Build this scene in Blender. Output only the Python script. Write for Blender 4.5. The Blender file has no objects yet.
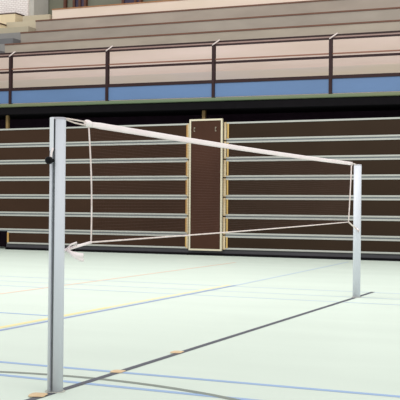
import bpy, bmesh, math, random
from mathutils import Matrix, Vector
random.seed(4)
SC = bpy.context.scene
C = SC.collection
W = 19.07           # plane of the retracted stand fronts

# ------------------------------------------------------------------ materials
def lin(c):
    return tuple(((v/255)/12.92 if v/255 <= .04045 else ((v/255+.055)/1.055)**2.4) for v in c)

def mat(name, rgb, rough=.6, metal=0., var=0., scale=(4, 4, 4), rgb2=None, bump=0., spec=.5, detail=3.):
    m = bpy.data.materials.new(name); m.use_nodes = True
    nt = m.node_tree; b = nt.nodes['Principled BSDF']
    b.inputs['Roughness'].default_value = rough
    b.inputs['Metallic'].default_value = metal
    b.inputs['Specular IOR Level'].default_value = spec
    c1 = lin(rgb)
    c2 = lin(rgb2) if rgb2 else tuple(v*(1-var) for v in c1)
    tc = nt.nodes.new('ShaderNodeTexCoord'); mp = nt.nodes.new('ShaderNodeMapping')
    mp.inputs['Scale'].default_value = scale
    nz = nt.nodes.new('ShaderNodeTexNoise'); nz.inputs['Scale'].default_value = 1.
    nz.inputs['Detail'].default_value = detail
    rp = nt.nodes.new('ShaderNodeValToRGB')
    rp.color_ramp.elements[0].position = .3; rp.color_ramp.elements[1].position = .7
    rp.color_ramp.elements[0].color = (*c1, 1); rp.color_ramp.elements[1].color = (*c2, 1)
    L = nt.links.new
    L(tc.outputs['Object'], mp.inputs['Vector']); L(mp.outputs['Vector'], nz.inputs['Vector'])
    L(nz.outputs['Fac'], rp.inputs['Fac']); L(rp.outputs['Color'], b.inputs['Base Color'])
    if bump:
        bp = nt.nodes.new('ShaderNodeBump'); bp.inputs['Strength'].default_value = bump
        bp.inputs['Distance'].default_value = .004
        L(nz.outputs['Fac'], bp.inputs['Height']); L(bp.outputs['Normal'], b.inputs['Normal'])
    return m

def brick_mat(name):
    m = bpy.data.materials.new(name); m.use_nodes = True
    nt = m.node_tree; b = nt.nodes['Principled BSDF']; b.inputs['Roughness'].default_value = .8
    tc = nt.nodes.new('ShaderNodeTexCoord'); mp = nt.nodes.new('ShaderNodeMapping')
    mp.inputs['Rotation'].default_value = (math.radians(90), 0, 0)
    br = nt.nodes.new('ShaderNodeTexBrick')
    br.inputs['Color1'].default_value = (*lin((246, 238, 234)), 1)
    br.inputs['Color2'].default_value = (*lin((238, 228, 224)), 1)
    br.inputs['Mortar'].default_value = (*lin((206, 194, 190)), 1)
    br.inputs['Scale'].default_value = 1.
    br.inputs['Brick Width'].default_value = .12; br.inputs['Row Height'].default_value = .055
    br.inputs['Mortar Size'].default_value = .006
    L = nt.links.new
    L(tc.outputs['Object'], mp.inputs['Vector']); L(mp.outputs['Vector'], br.inputs['Vector'])
    L(br.outputs['Color'], b.inputs['Base Color'])
    return m

M = {
 'floor': mat('mint_sports_floor', (219, 231, 220), .5, var=.05, scale=(.5, 1.6, 1), spec=.3),
 'brown': mat('brown_board', (60, 42, 31), .6, var=.3, scale=(.5, 1, 1.2), spec=.08),
 'brown_dark': mat('dark_brown_board', (52, 39, 29), .6, var=.25, scale=(.5, 1, 1.2), spec=.08),
 'panel': mat('red_brown_board', (70, 46, 36), .55, var=.35, scale=(1.2, 1, .7), spec=.08),
 'rail_al': mat('pale_aluminium', (172, 173, 168), .45, var=.08, scale=(2, 2, 2)),
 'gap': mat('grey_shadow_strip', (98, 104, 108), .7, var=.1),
 'plinth': mat('charcoal_plinth', (64, 61, 68), .5, var=.3, scale=(1, 1, 8)),
 'wood': mat('ochre_wood', (196, 164, 96), .6, rgb2=(160, 116, 60), scale=(6, 6, 1.5)),
 'wood_pale': mat('pale_beige_trim', (205, 192, 164), .6, rgb2=(186, 160, 120), scale=(6, 6, 3)),
 'frame_pale': mat('pale_painted_frame', (200, 194, 178), .5, rgb2=(206, 196, 168), scale=(3, 3, 2)),
 'handle': mat('dull_metal_handle', (150, 140, 124), .4),
 'wood_dull': mat('dull_brown_timber', (150, 122, 74), .6, var=.2, scale=(6, 6, 2)),
 'black': mat('recess_shade_black', (56, 42, 54), .9, var=.2, spec=.1),  # dark base colour holds the shade of the recess
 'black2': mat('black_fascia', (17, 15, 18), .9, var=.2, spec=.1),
 'green': mat('grey_green_edge', (84, 104, 80), .5, rgb2=(104, 110, 78), scale=(.35, 1, 1)),
 'blue': mat('blue_panel', (82, 112, 154), .5, var=.12, scale=(.7, 1, 1.5)),
 'rail': mat('dark_brown_paint', (44, 24, 26), .5, var=.2, spec=.2),
 'rail_hi': mat('handrail_highlight', (150, 122, 114), .45, var=.15),  # paler brown carries the handrail's highlight
 'rail_mid': mat('brown_mid_rail', (128, 84, 66), .5, var=.15),  # lighter brown for the thin upper mid bar
 'weld': mat('light_grey_bracket', (214, 198, 196), .35, metal=.0, var=.05),
 'pink': mat('pinkish_concrete', (214, 194, 186), .85, rgb2=(200, 180, 168), scale=(.4, 1, 2.4), bump=.3),
 'base_stain': mat('stained_concrete', (210, 194, 176), .85, rgb2=(204, 190, 190), scale=(.3, 1, 3), bump=.3),
 'conc1': mat('grey_concrete', (172, 160, 148), .9, var=.2, scale=(.9, 1, 2.5), bump=.3),
 'conc2': mat('grey_concrete_dark', (164, 155, 144), .9, var=.2, scale=(.9, 1, 2.5), bump=.3),
 'conc3': mat('grey_concrete_pale', (174, 164, 150), .9, var=.2, scale=(.9, 1, 2.5), bump=.3),
 'step': mat('pale_step_concrete', (196, 184, 160), .85, var=.12, scale=(2, 2, 3)),
 'step2': mat('beige_step_concrete', (180, 170, 148), .85, var=.12, scale=(2, 2, 3)),
 'step_dark2': mat('slate_step_concrete', (112, 112, 114), .85, var=.12, scale=(2, 2, 3)),
 'plate': mat('bluish_white_plate', (232, 234, 242), .4, var=.04),
 'step_dark': mat('grey_step_concrete', (140, 138, 136), .85, var=.12, scale=(2, 2, 3)),
 'nosing': mat('brown_step_edge', (112, 76, 60), .7, var=.2, scale=(2, 2, 2)),
 'cream': mat('cream_parapet', (236, 218, 204), .8, rgb2=(228, 210, 192), scale=(.8, 1, 2)),
 'capwood': mat('orange_brown_capping', (176, 124, 82), .6, var=.3, scale=(3, 1, 1)),
 'cream_block': mat('cream_block', (232, 214, 180), .8, var=.08, scale=(2, 2, 2)),
 'dark_cap': mat('dark_brown_capping', (74, 50, 42), .6, var=.15),
 'brick': brick_mat('white_brick'),
 'greywall': mat('grey_green_wall', (128, 128, 112), .9, var=.15, scale=(1, 1, 2)),
 'pale_edge': mat('pale_plaster', (196, 192, 184), .8, var=.1),
 'frame_brown': mat('brown_window_frame', (96, 52, 34), .5, var=.2),
 'glass_dark': mat('dark_blue_glass', (40, 34, 62), .2, rgb2=(60, 46, 70), scale=(3, 1, 2)),
 'post': mat('brushed_aluminium', (214, 218, 227), .4, var=.05, scale=(20, 20, 1)),
 'groove': mat('dark_groove', (104, 108, 112), .7, var=.1),
 'post_cap': mat('grey_cap', (186, 184, 192), .4, var=.1),
 'foot': mat('floor_socket_grey', (188, 188, 178), .6, var=.1),
 'blackplastic': mat('black_plastic', (9, 8, 13), .6, var=.2, spec=.15),
 'tape': mat('white_tape', (250, 240, 240), .7, rgb2=(244, 228, 230), scale=(1, 6, 10)),
 'cord': mat('white_cord', (240, 228, 222), .8, rgb2=(222, 204, 196), scale=(40, 40, 40)),
 'edge_cord': mat('pinkish_cord', (246, 234, 232), .8, rgb2=(226, 206, 200), scale=(30, 30, 30)),
 'mesh': mat('reddish_net_thread', (76, 42, 36), .8, var=.1, scale=(30, 30, 30)),
 'pad': mat('tan_tape', (226, 200, 164), .7, rgb2=(214, 182, 140), scale=(20, 20, 20)),
 'l_black': mat('slate_line', (84, 86, 98), .55, var=.12, scale=(6, 3, 1)),
 'l_blue': mat('blue_line', (158, 186, 224), .55, var=.08, scale=(3, 3, 1)),
 'l_blue_pale': mat('pale_blue_line', (198, 214, 226), .55, var=.06, scale=(3, 3, 1)),
 'l_grey': mat('olive_grey_line', (138, 146, 138), .55, var=.1, scale=(4, 4, 1)),
 'l_yellow': mat('pale_yellow_line', (240, 232, 188), .55, var=.04, scale=(3, 3, 1)),
 'l_yellow2': mat('yellow_line', (240, 228, 168), .55, var=.04, scale=(3, 3, 1)),
 'l_orange': mat('faded_orange_line', (232, 206, 186), .55, var=.04, scale=(3, 3, 1)),
 'l_violet': mat('slate_blue_line', (150, 168, 206), .55, var=.05, scale=(3, 3, 1)),
}

# ------------------------------------------------------------------ mesh helpers
def up(z, x):                     # the balcony and all above it fall very slightly towards the right
    return z - .0085*(x+8.2)

def box(bm, x0, x1, y0, y1, z0, z1, tilt=False, bev=0.):
    P = [(x, y, up(z, x) if tilt else z) for x in (x0, x1) for y in (y0, y1) for z in (z0, z1)]
    v = [bm.verts.new(p) for p in P]
    F = [(0, 1, 3, 2), (4, 6, 7, 5), (0, 4, 5, 1), (2, 3, 7, 6), (0, 2, 6, 4), (1, 5, 7, 3)]
    fs = [bm.faces.new([v[i] for i in f]) for f in F]
    if bev:
        es = list({e for f in fs for e in f.edges})
        bmesh.ops.bevel(bm, geom=es, offset=bev, segments=2, affect='EDGES', profile=.5)

def tube(bm, pts, r, n=8, cap=True):
    pts = [Vector(p) for p in pts]; rings = []
    rs = r if isinstance(r, (list, tuple)) else [r]*len(pts)
    for i, p in enumerate(pts):
        t = (pts[min(i+1, len(pts)-1)] - pts[max(i-1, 0)]).normalized()
        a = t.cross(Vector((0, 0, 1)))
        if a.length < .05: a = t.cross(Vector((1, 0, 0)))
        a.normalize(); b = t.cross(a)
        rings.append([bm.verts.new(p + (a*math.cos(2*math.pi*k/n) + b*math.sin(2*math.pi*k/n))*rs[i]) for k in range(n)])
    for A, B in zip(rings, rings[1:]):
        for k in range(n): bm.faces.new((A[k], A[(k+1) % n], B[(k+1) % n], B[k]))
    if cap:
        bm.faces.new(rings[0][::-1]); bm.faces.new(rings[-1])

def lathe(bm, prof, n=28, c=(0, 0)):
    rings = [[bm.verts.new((c[0]+r*math.cos(2*math.pi*k/n), c[1]+r*math.sin(2*math.pi*k/n), z)) for k in range(n)] for r, z in prof]
    for A, B in zip(rings, rings[1:]):
        for k in range(n): bm.faces.new((A[k], A[(k+1) % n], B[(k+1) % n], B[k]))
    bm.faces.new(rings[0][::-1]); bm.faces.new(rings[-1])

def obj(name, bm, m, parent=None, smooth=False):
    bmesh.ops.recalc_face_normals(bm, faces=bm.faces[:])
    me = bpy.data.meshes.new(name); bm.to_mesh(me); bm.free()
    me.materials.append(m)
    if smooth:
        for p in me.polygons: p.use_smooth = True
    o = bpy.data.objects.new(name, me); C.objects.link(o)
    if parent:
        o.parent = parent
        o.matrix_parent_inverse = Matrix.Translation(-parent.location) if False else Matrix()
    return o

def boxo(name, m, dims, parent=None, tilt=False, bev=0.):
    bm = bmesh.new(); box(bm, *dims, tilt=tilt, bev=bev)
    if parent:      # the dims are in world space; the thing's base is subtracted
        bmesh.ops.translate(bm, verts=bm.verts[:], vec=-parent.location if parent.type == 'EMPTY' else Vector())
    return obj(name, bm, m, parent)

def thing(name, label, cat, loc, group=None):
    o = bpy.data.objects.new(name, None); C.objects.link(o)
    o.empty_display_size = .1; o.location = loc
    o['label'] = label; o['category'] = cat
    if group: o['group'] = group
    return o

def tag(o, label, cat, group=None):
    o['label'] = label; o['category'] = cat
    if group: o['group'] = group
    return o

def struct(name, m, dims, tilt=False, bev=0., parent=None):
    o = boxo(name, m, dims, tilt=tilt, bev=bev, parent=parent)
    o['kind'] = 'structure'
    return o

# ------------------------------------------------------------------ the setting: floor and its painted lines
floor = struct('floor', M['floor'], (-24, 10, -8, 30, -.2, 0))

def line(name, pts, w, m, z=.0015):
    bm = bmesh.new(); vs = []
    P = [Vector((x, y, 0)) for x, y in pts]
    for i, p in enumerate(P):
        t = (P[min(i+1, len(P)-1)] - P[max(i-1, 0)]).normalized(); n = Vector((-t.y, t.x, 0))*w/2
        vs.append((bm.verts.new((p.x+n.x, p.y+n.y, z)), bm.verts.new((p.x-n.x, p.y-n.y, z))))
    for a, b in zip(vs, vs[1:]): bm.faces.new((a[0], a[1], b[1], b[0]))
    o = obj(name, bm, m, floor); o['kind'] = 'structure'
    return o
NX = -2.985
line('court_line', [(-14, 5.5), (4, 5.46)], .055, M['l_blue'], .0012)
line('court_line', [(-14, 5.12), (-3.6, 5.065), (-2.2, 5.02), (4, 4.94)], .055, M['l_blue'], .0012)
arc = [(-3.1 + 2.72*math.sin(a), 2.495 + 2.72*math.cos(a)) for a in [math.radians(-70+3*i) for i in range(48)]]
line('court_line', arc, .05, M['l_grey'], .0018)
line('court_line', [(NX-.005, 3.5), (NX, 12.02)], .05, M['l_black'], .0024)
line('court_line', [(-4.86, -4), (-4.86, 12.1)], .055, M['l_violet'], .0018)
line('court_line', [(-4.86, 12.1), (-4.95, 15.7), (-5.03, 18.3)], .055, M['l_blue_pale'], .0018)
line('court_line', [(-4.975, -4), (-4.97, 8.9)], .075, M['l_yellow2'], .0014)
line('court_line', [(-4.97, 8.9), (-4.96, 12.15)], .07, M['l_yellow'], .0014)
line('court_line', [(-12, 8.05), (-4.95, 7.95)], .05, M['l_blue'], .0012)
line('court_line', [(-6.84, 0), (-6.83, 17)], .06, M['l_orange'], .0012)
line('court_line', [(-16, 12.02), (2, 11.93)], .06, M['l_blue_pale'], .0011)
line('court_line', [(-16, 10.68), (2, 10.55)], .06, M['l_blue_pale'], .0011)
line('court_line', [(-16, 11.3), (2, 11.2)], .05, M['l_blue_pale'], .0010)

# the hall wall behind the stands (recess shade put into its colour), the balcony slab and the terraces above it
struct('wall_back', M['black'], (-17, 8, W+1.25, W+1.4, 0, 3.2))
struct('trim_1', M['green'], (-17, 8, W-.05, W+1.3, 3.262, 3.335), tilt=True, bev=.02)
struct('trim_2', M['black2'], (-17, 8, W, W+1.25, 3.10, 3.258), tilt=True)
ER = -14.83                       # right side of the stair aisle
levels = [(1.2, 4.70), (1.9, 5.105), (2.6, 5.52), (3.3, 5.955)]
prev = 3.355
for i, ((d, z), m) in enumerate(zip(levels, ('pink', 'conc3', 'conc2', 'conc1'))):
    last = (d+.7) if i < 3 else d+.75
    t = struct('concrete_terrace', M[m], (ER, 8, W+d, W+last, 3.36, z-.035), tilt=True)
    n = struct('step_edge', M['nosing'], (ER, 8, W+d-.02, W+last-.02, z-.035, z), tilt=True, parent=t)
s = struct('wall_foot', M['base_stain'], (ER, 8, W+1.17, W+1.198, 3.36, 4.06), tilt=True)
s.name = 'baseboard_back'
# stair aisle at the left: a full and a half step on every level
prev_z = 3.36
for i, (d, z) in enumerate(levels):
    mm = M['step_dark'] if i < 3 else M['step']; mh = M['step_dark2'] if i < 3 else M['step2']
    half = (prev_z+z)/2
    struct('stair_step', mh, (-15.78 if i > 2 else -17, ER-.002, W+d-.35, W+d-.01, 3.36, half), tilt=True)
    struct('stair_step', mm, (-15.78 if i > 2 else -17, ER-.002, W+d, W+d+.68, 3.36, z), tilt=True)
    prev_z = z
struct('stair_step', M['step'], (-15.72, -14.84, W+3.99, W+4.9, 3.36, 6.25), tilt=True)
# cream blocks with dark caps left of the steps
for (x1, d, z0, z1) in ((-15.95, 3.96, 3.36, 6.33), (-15.79, 2.94, 3.36, 5.865)):
    b = struct('cream_wall_end', M['cream_block'], (-17, x1, W+d, W+d+.42, z0, z1), tilt=True)
    struct('wall_capping', M['dark_cap'], (-17, x1+.02, W+d-.01, W+d+.43, z1, z1+.03), tilt=True, parent=b)
# cream parapet with a wooden capping, then the upper wall
par = struct('parapet_wall', M['cream'], (-14.80, 8, W+4.06, W+4.25, 3.36, 6.37), tilt=True)
struct('wall_capping', M['capwood'], (-14.80, 8, W+4.04, W+4.27, 6.37, 6.40), tilt=True, parent=par)
struct('wall_upper', M['greywall'], (-17, 8, W+5.25, W+5.5, 3.2, 8.2), tilt=True)
struct('wall_left', M['brick'], (-17.2, -15.83, W+4.4, W+4.9, 3.36, 8.2), tilt=True)
struct('trim_3', M['pale_edge'], (-15.828, -15.66, W+4.45, W+5.2, 3.36, 8.2), tilt=True)
# brown framed glazed doors seen just above the parapet
def glazing(n, x0, x1, posts):
    f = bmesh.new()
    for x in posts: box(f, x-.035, x+.035, W+5.12, W+5.22, 6.2, 8.0, tilt=True)
    box(f, x0, x1, W+5.12, W+5.22, 7.93, 8.0, tilt=True); box(f, x0, x1, W+5.13, W+5.22, 6.2, 6.27, tilt=True)
    o = obj('window_%d' % n, f, M['frame_brown']); o['kind'] = 'structure'
    g = boxo('window_pane', M['glass_dark'], (x0+.03, x1-.03, W+5.16, W+5.19, 6.27, 7.93), tilt=True, parent=o)
    g['kind'] = 'structure'
    return o
glazing(1, -14.78, -14.36, (-14.76, -14.57, -14.39))
glazing(2, -13.2, -12.6, (-13.17, -12.78, -12.62))
pf = bmesh.new(); box(pf, -15.10, -15.03, W+5.12, W+5.22, 6.2, 8.0, tilt=True)
o = obj('trim_4', pf, M['frame_brown']); o['kind'] = 'structure'

# ------------------------------------------------------------------ balcony railing
rl = thing('balcony_railing', 'long dark brown metal railing with blue panels along the balcony edge', 'railing', (-8.2, W, 3.335))
RX0, RX1 = -16.4, 3.2
posts = [-13.315, -10.748, -8.182, -5.626, -3.06, -.5, 2.06]
boxo('handrail', M['rail'], (RX0, RX1, W-.025, W+.035, 4.498, 4.530), rl, tilt=True)
boxo('rail_lit_bar', M['rail_hi'], (RX0, RX1, W-.01, W+.02, 4.462, 4.499), rl, tilt=True)  # lit centre of the handrail, done as a paler bar
boxo('rail_lower_lip', M['rail'], (RX0, RX1, W-.025, W+.035, 4.430, 4.463), rl, tilt=True)
boxo('upper_mid_bar', M['rail_mid'], (RX0, RX1, W-.01, W+.02, 4.132, 4.160), rl, tilt=True)
boxo('mid_bar', M['rail'], (RX0, RX1, W-.02, W+.03, 4.052, 4.098), rl, tilt=True)
boxo('bottom_bar', M['rail'], (RX0, RX1, W-.03, W+.03, 3.640, 3.708), rl, tilt=True)
for x in posts:
    rp = boxo('post', M['rail'], (x-.032, x+.032, W-.04, W+.04, 3.336, 4.462), rl, tilt=True)
    bm = bmesh.new(); z = up(4.44, x)
    tube(bm, [(x-.02, W-.045, z), (x+.03, W-.05, z+.03), (x+.15, W-.045, z+.105)], .014, 8)
    bmesh.ops.translate(bm, verts=bm.verts[:], vec=-rl.location)
    obj('bracket', bm, M['weld'], rp, True)['label'] = 'light grey angled rail bracket'
ends = [RX0] + posts + [RX1]
for a, b in zip(ends, ends[1:]):
    boxo('blue_panel', M['blue'], (a+.034, b-.034, W-.01, W+.01, 3.35, 3.640), rl, tilt=True)

# ------------------------------------------------------------------ retracted telescopic stand: seven rows each side of a central panel
zz = [.145, .439, .831, 1.234, 1.643, 2.031, 2.422, 2.797]
words = ['lowest', 'second lowest', 'third lowest', 'middle', 'third highest', 'second highest', 'topmost']
def stand_row(i, x0, x1, side):
    lo = zz[i] - (.008 if i == 0 else -.014); hi = zz[i+1] + (.014 if i == 6 else -.014)
    y = W + .004*i
    near = 'beside the far left dark opening' if i == 0 and side == 'left' else ''
    lab = '%s brown board of the retracted stand, %s of the central panel' % (words[i], side)
    t = thing('stand_row', lab, 'bleacher row', ((x0+x1)/2, y, lo), 'retracted stand rows %s of the central panel' % side)
    boxo('front_board', M['brown'] if side == 'left' else M['brown_dark'], (x0, x1, y, y+.03, lo+.03, hi-.03), t)
    boxo('lower_rail', M['rail_al'], (x0, x1, y-.012, y+.03, lo, lo+.036), t, bev=.004)
    boxo('upper_rail', M['rail_al'], (x0, x1, y-.012, y+.03, hi-.036, hi), t, bev=.004)
    boxo('deck', M['gap'], (x0, x1, y+.031, y+.9, hi-.03, hi-.0005), t)
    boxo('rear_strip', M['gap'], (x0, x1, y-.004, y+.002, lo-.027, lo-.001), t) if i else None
    if side == 'left':
        boxo('end_trim', M['wood'], (x1-.035, x1-.004, y-.02, y-.012, lo+.03, hi-.03), t)['label'] = 'ochre wooden end strip'
        boxo('end_edge', M['wood_pale'], (x1-.004, x1+.028, y-.02, y+.9, lo, hi), t)
        if i == 0: boxo('end_trim', M['wood'], (x0, x0+.05, y-.02, y-.012, lo+.03, hi-.03), t)['label'] = 'ochre wooden end strip'
    else:
        boxo('end_trim', M['wood'], (x0+.02, x0+.055, y-.02, y-.012, lo+.03, hi-.03), t)['label'] = 'ochre wooden end strip'
        boxo('end_edge', M['wood_pale'], (x0-.055, x0-.002, y-.02, y+.9, lo, hi), t)
    return t
for i in range(7):
    stand_row(i, -13.37 if i == 0 else -16.4, -8.775, 'left')
    stand_row(i, -7.885, 3.2, 'right')
# dark plinth under the rows
pl = thing('stand_plinth', 'dark low plinth under the left half of the brown stand', 'plinth', (-11, W, 0))
boxo('kickboard', M['plinth'], (-13.42, -8.74, W+.03, W+.9, 0, .130), pl)
boxo('skid_rail', M['black2'], (-13.42, -8.74, W-.01, W+.029, 0, .05), pl)
pl = thing('stand_plinth', 'dark low plinth under the right half of the brown stand', 'plinth', (-5, W, 0))
boxo('kickboard', M['plinth'], (-8.73, 3.2, W+.03, W+.9, 0, .130), pl)
boxo('skid_rail', M['black2'], (-8.73, 3.2, W-.01, W+.029, 0, .05), pl)

cp = thing('stair_panel', 'tall brown panel with a pale frame standing in the middle of the stand', 'panel', (-8.355, W-.06, .12))
X0, X1, Z0, Z1 = -8.705, -7.945, .105, 2.885
boxo('board', M['panel'], (X0+.03, X1-.03, W-.06, W-.03, Z0+.03, Z1-.03), cp)
boxo('body', M['black'], (-8.69, -7.96, W-.028, W+.9, .14, 2.811), cp)
for nm, dm in (('frame_side', (X0, X0+.036, W-.072, W-.025, Z0, Z1)), ('frame_side', (X1-.036, X1, W-.072, W-.025, Z0, Z1)),
               ('frame_rail', (X0+.036, X1-.036, W-.072, W-.025, Z1-.036, Z1)), ('frame_rail', (X0+.036, X1-.036, W-.072, W-.025, Z0, Z0+.036))):
    boxo(nm, M['frame_pale'], dm, cp)['label'] = 'pale beige frame member'
for x in (-8.59, -8.10):
    bm = bmesh.new()
    tube(bm, [(x, W-.061, 2.63), (x, W-.085, 2.635), (x, W-.087, 2.665), (x, W-.085, 2.695), (x, W-.061, 2.70)], .007, 8)
    for z in (2.63, 2.70): box(bm, x-.014, x+.014, W-.066, W-.0601, z-.012, z+.012)
    bmesh.ops.translate(bm, verts=bm.verts[:], vec=-cp.location)
    obj('handle', bm, M['handle'], cp, False)['label'] = 'small dull metal handle'

# short timber props under the balcony
for x, d, lab in ((-13.60, .3, 'short ochre timber prop under the balcony at the far left'),
                  (-8.53, .3, 'short ochre timber prop above the tall central panel')):
    t = thing('timber_prop', lab, 'post', (x, W+d, 2.812), 'timber props under the balcony')
    boxo('upright', M['wood_dull'], (x-.035, x+.035, W+d-.03, W+d+.03, 2.83, 3.10 - .0085*(x+8.2)), t)
    boxo('foot_plate', M['wood_dull'], (x-.07, x+.07, W+d-.06, W+d+.06, 2.812, 2.83), t)

# ------------------------------------------------------------------ net posts
def net_post(base, lean, flip, label):
    t = thing('net_post', label, 'post', (base[0], base[1], 0), 'badminton net posts')
    R, H, n = .0445, 1.55, 48
    # extruded round profile with one groove in its outer side
    g = math.radians(-90 if not flip else 90)
    prof = []
    for k in range(n):
        a = g + math.radians(13) + k*(2*math.pi-math.radians(26))/(n-1)
        prof.append((R*math.cos(a), R*math.sin(a)))
    c, s = math.cos(g), math.sin(g)
    for dp, hw in ((.020, .010), (.020, -.010)):
        prof.append(((R-dp)*c + hw*s*(1), (R-dp)*s - hw*c*(1)))
    bm = bmesh.new()
    A = [bm.verts.new((x, y, .004)) for x, y in prof]
    B = [bm.verts.new((x + lean[0], y + lean[1], H-.012)) for x, y in prof]
    m = len(prof)
    for k in range(m): bm.faces.new((A[k], A[(k+1) % m], B[(k+1) % m], B[k]))
    bm.faces.new(A[::-1]); bm.faces.new(B)
    pole = obj('pole', bm, M['post'], t)
    for p in pole.data.polygons[:n-1]: p.use_smooth = True
    bm = bmesh.new()
    yy = (-.0285 if not flip else .0285)
    tube(bm, [(0, yy, .01), (lean[0], yy+lean[1], H-.013)], .0075, 8)
    obj('groove_lining', bm, M['groove'], t)
    bm = bmesh.new(); lathe(bm, [(.040, H-.012), (.0450, H-.012), (.0450, H-.004), (.042, H), (.006, H+.0015)], 32, lean)
    obj('top_cap', bm, M['post_cap'], t)
    bm = bmesh.new(); lathe(bm, [(.030, .0005), (.058, .0005), (.058, .002), (.054, .004), (.040, .004)], 32)
    obj('floor_socket', bm, M['foot'], t)
    return t
PL = net_post((-3.003, 4.757), (.005, -.0), False, 'grey aluminium net post standing nearest, in the left foreground')
PR = net_post((-2.979, 11.207), (.005, 0), True, 'grey aluminium net post standing farther off, at the right')
# cleat, knob and tensioning cord on the outer side of the near post
bm = bmesh.new()
tube(bm, [(0, -.040, 1.305), (-.004, -.060, 1.305), (-.006, -.062, 1.305), (-.008, -.082, 1.305), (-.008, -.088, 1.305)], [.008, .008, .021, .021, .014], 16)
obj('knob', bm, M['blackplastic'], PL, True)['label'] = 'black tension knob'
bm = bmesh.new(); box(bm, -.020, .006, -.050, -.0435, 1.36, 1.548, bev=.003)
obj('pulley_plate', bm, M['plate'], PL)['label'] = 'white plate on the groove'
bm = bmesh.new(); tube(bm, [(.004, -.050, 1.375), (-.002, -.056, 1.345), (-.002, -.060, 1.32), (-.005, -.066, 1.305)], .006, 8)
obj('tension_cord', bm, M['tape'], PL, True)

# ------------------------------------------------------------------ the net
nt = thing('badminton_net', 'fine badminton net with white top tape strung between the two grey posts', 'net', (NX, 4.757, 0))
nt.location = (0, 0, 0)
bandp = lambda u: (NX, 5.067 + u*(11.010-5.067), 1.538 + u*.012 - .012*math.sin(math.pi*u))
botp = lambda u: (NX, 5.114 + u*(10.864-5.114), .833 + u*.05 - .006*math.sin(math.pi*u))
# tape: a folded flat band
bm = bmesh.new(); N = 40; rings = []
for k in range(N+1):
    u = k/N; x, y, z = bandp(u); h = .019 if 0 < k else .014
    sect = [(-.004, -h), (.004, -h), (.0055, -h*.4), (.005, h*.6), (.003, h), (-.003, h), (-.005, h*.6), (-.0055, -h*.4)]
    rings.append([bm.verts.new((x+a, y, z+b)) for a, b in sect])
for A, B in zip(rings, rings[1:]):
    for k in range(8): bm.faces.new((A[k], A[(k+1) % 8], B[(k+1) % 8], B[k]))
bm.faces.new(rings[0][::-1]); bm.faces.new(rings[-1])
obj('top_tape', bm, M['tape'], nt, True)['label'] = 'white top tape'
# knotted end of the tape at the near post
bm = bmesh.new()
x, y, z = bandp(0)
tube(bm, [(NX, y-.035, z+.004), (NX, y-.02, z+.006), (NX, y+.0, z+.004), (NX, y+.03, z+.0)], [.008, .018, .0205, .017], 12)
obj('tape_knot', bm, M['tape'], nt, True)
def cord(name, pts, r, m=M['cord'], label=None):
    bm = bmesh.new(); tube(bm, pts, r, 8); o = obj(name, bm, m, nt, True)
    if label: o['label'] = label
    return o
cord('tie_cord', [(NX, 4.804, 1.550), (NX+.01, 4.93, 1.548), (NX, 5.04, 1.548)], .0045)
cord('tie_cord', [(NX, 4.804, 1.546), (NX-.01, 4.93, 1.534), (NX, 5.04, 1.528)], .0045)
cord('tie_cord', [(NX, 11.010, 1.55), (NX, 11.10, 1.552), (NX+.005, 11.158, 1.548)], .006)
# side, bottom and tie cords
bm = bmesh.new()
def sway(k, n, a, b, amp):
    u = k/n
    return (a[0]+(b[0]-a[0])*u, a[1]+(b[1]-a[1])*u + amp*math.sin(math.pi*u), a[2]+(b[2]-a[2])*u)
cord('side_cord', [sway(k, 10, (NX, 5.075, 1.525), botp(0), .018) for k in range(11)], .0048, M['edge_cord'])
cord('side_cord', [sway(k, 10, (NX, 10.975, 1.54), botp(1), .006) for k in range(11)], .0068, M['edge_cord'])
cord('bottom_cord', [botp(k/20) for k in range(21)], .0048, M['edge_cord'])
cord('tie_cord', [botp(0), (NX, 4.96, .815), (NX+.003, 4.806, .797)], .0085, M['tape'])
cord('tie_cord', [botp(1), (NX+.004, 11.02, .84), (NX+.02, 11.155, .797)], .008, M['cord'])
# loose bow at the foot of the near tie cord
bm = bmesh.new()
px, py, pz = NX+.045, 4.808, .797
tube(bm, [(px-.03, py+.01, pz+.01), (px, py+.01, pz+.035), (px+.02, py+.03, pz+.045), (px+.015, py+.04, pz+.026), (px-.02, py+.02, pz+.012)], .005, 8)
tube(bm, [(px-.03, py+.01, pz), (px, py+.02, pz-.018), (px+.03, py+.03, pz-.03), (px+.06, py+.04, pz-.028)], [.008, .012, .017, .012], 8)
tube(bm, [(px-.02, py+.015, pz-.006), (px+.01, py+.02, pz-.03), (px+.045, py+.04, pz-.05), (px+.055, py+.05, pz-.06)], [.008, .012, .014, .007], 8)
obj('bow', bm, M['tape'], nt, True)['label'] = 'loose white bow of cord'
bm = bmesh.new()
px, py, pz = NX+.02, 11.152, .797
tube(bm, [(px-.02, py, pz+.01), (px+.01, py-.01, pz), (px+.03, py, pz-.015), (px+.01, py-.005, pz-.03)], .010, 8)
obj('knot', bm, M['tape'], nt, True)
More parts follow.
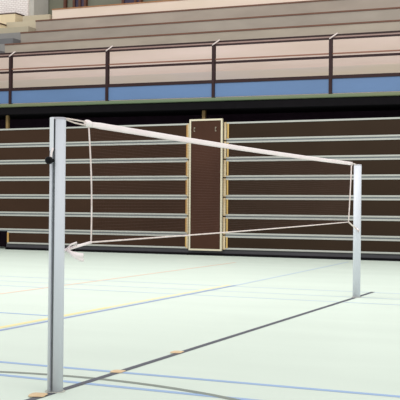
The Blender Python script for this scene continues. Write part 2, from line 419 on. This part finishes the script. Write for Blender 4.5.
# the netting itself: fine threads on a 2 cm grid
me_v, me_f = [], []
def rib(p, q, r=.0004):
    # a thin three-sided thread
    p, q = Vector(p), Vector(q); t = (q-p).normalized(); a = Vector((1, 0, 0)); b = t.cross(a).normalized()
    i = len(me_v)
    for c_ in (p, q):
        for k in range(3):
            an = 2*math.pi*k/3
            me_v.append(c_ + a*math.cos(an)*r + b*math.sin(an)*r)
    for k in range(3): me_f.append((i+k, i+(k+1) % 3, i+3+(k+1) % 3, i+3+k))
NV, NH, SEG = 288, 35, 12
for k in range(1, NV):
    u = k/NV; a, b = bandp(u), botp(u); rib((a[0], a[1], a[2]-.015), b)
for j in range(1, NH):
    w = j/NH
    for sgm in range(SEG):
        P = []
        for u in (sgm/SEG, (sgm+1)/SEG):
            a, b = Vector(bandp(u)), Vector(botp(u)); P.append(a.lerp(b, w))
        rib(P[0], P[1])
me = bpy.data.meshes.new('netting'); me.from_pydata([tuple(v) for v in me_v], [], me_f); me.materials.append(M['mesh'])
o = bpy.data.objects.new('netting', me); C.objects.link(o); o.parent = nt
o['label'] = 'very fine reddish netting'

# ------------------------------------------------------------------ tan tape pieces on the dark line
def pad(cx, cy, rx, ry, h, rot, label):
    bm = bmesh.new(); n = 28; prof = [(.9, .0), (1., .25), (1., .7), (.93, 1.)]
    rings = []
    for s_, z in prof:
        ring = []
        for k in range(n):
            a = 2*math.pi*k/n; e = 4.0
            c_, s2 = math.cos(a), math.sin(a)
            q = (abs(c_)**e + abs(s2)**e)**(-1/e)
            w = 1 + .04*math.sin(5*a+cx*9)
            ring.append(bm.verts.new((rx*s_*q*c_*w, ry*s_*q*s2*w, .0028 + z*h)))
        rings.append(ring)
    for A, B in zip(rings, rings[1:]):
        for k in range(n): bm.faces.new((A[k], A[(k+1) % n], B[(k+1) % n], B[k]))
    bm.faces.new(rings[0][::-1]); bm.faces.new(rings[-1])
    o = obj('floor_tape', bm, M['pad']); o.location = (cx, cy, 0); o.rotation_euler.z = rot
    tag(o, label, 'tape', 'tan tape pieces on the dark floor line')
pad(-3.016, 4.60, .047, .052, .007, .25, 'tan tape piece on the dark line, in front of the near post foot')
pad(-3.000, 5.485, .043, .05, .003, .1, 'tan tape piece where the dark line crosses a blue line')
pad(-3.016, 6.395, .042, .055, .003, .1, 'tan tape piece on the dark line farthest from the near post')

# ------------------------------------------------------------------ camera (recovered from the court geometry)
f, th, ro, yaw, h = 982.678, .0054624, .0076499, -.4183164, 1.05892
F = Vector((math.sin(yaw)*math.cos(th), math.cos(yaw)*math.cos(th), math.sin(th)))
R = Vector((math.cos(yaw), -math.sin(yaw), 0)); U = R.cross(F)
R2 = R*math.cos(ro) + U*math.sin(ro); U2 = -R*math.sin(ro) + U*math.cos(ro)
cd = bpy.data.cameras.new('camera'); cam = bpy.data.objects.new('camera', cd); C.objects.link(cam)
cd.sensor_fit = 'HORIZONTAL'; cd.sensor_width = 36; cd.lens = f*36/400; cd.clip_end = 200
cam.matrix_world = Matrix(((R2.x, U2.x, -F.x, 0), (R2.y, U2.y, -F.y, 0), (R2.z, U2.z, -F.z, h), (0, 0, 0, 1)))
SC.camera = cam

# ------------------------------------------------------------------ light: even world light, plus unseen area lamps added overhead as fill
w = bpy.data.worlds.new('hall_light'); SC.world = w; w.use_nodes = True
bg = w.node_tree.nodes['Background']; bg.inputs['Color'].default_value = (1, 1, .985, 1); bg.inputs['Strength'].default_value = .78
def area(loc, rot, sx, sy, e, col=(1, .98, .95)):
    l = bpy.data.lights.new('fill_light', 'AREA'); l.shape = 'RECTANGLE'; l.size = sx; l.size_y = sy; l.energy = e; l.color = col
    o = bpy.data.objects.new('fill_light', l); C.objects.link(o); o.location = loc; o.rotation_euler = rot
area((-7, 9.5, 9), (math.radians(48), 0, math.radians(4)), 16, 3, 800)  # added lamp, tilted at the stand to brighten upright faces
area((2, 3, 8), (math.radians(20), math.radians(25), 0), 8, 6, 130)
SC.view_settings.view_transform = 'Standard'; SC.view_settings.look = 'None'
SC.view_settings.exposure = .22; SC.view_settings.gamma = 1
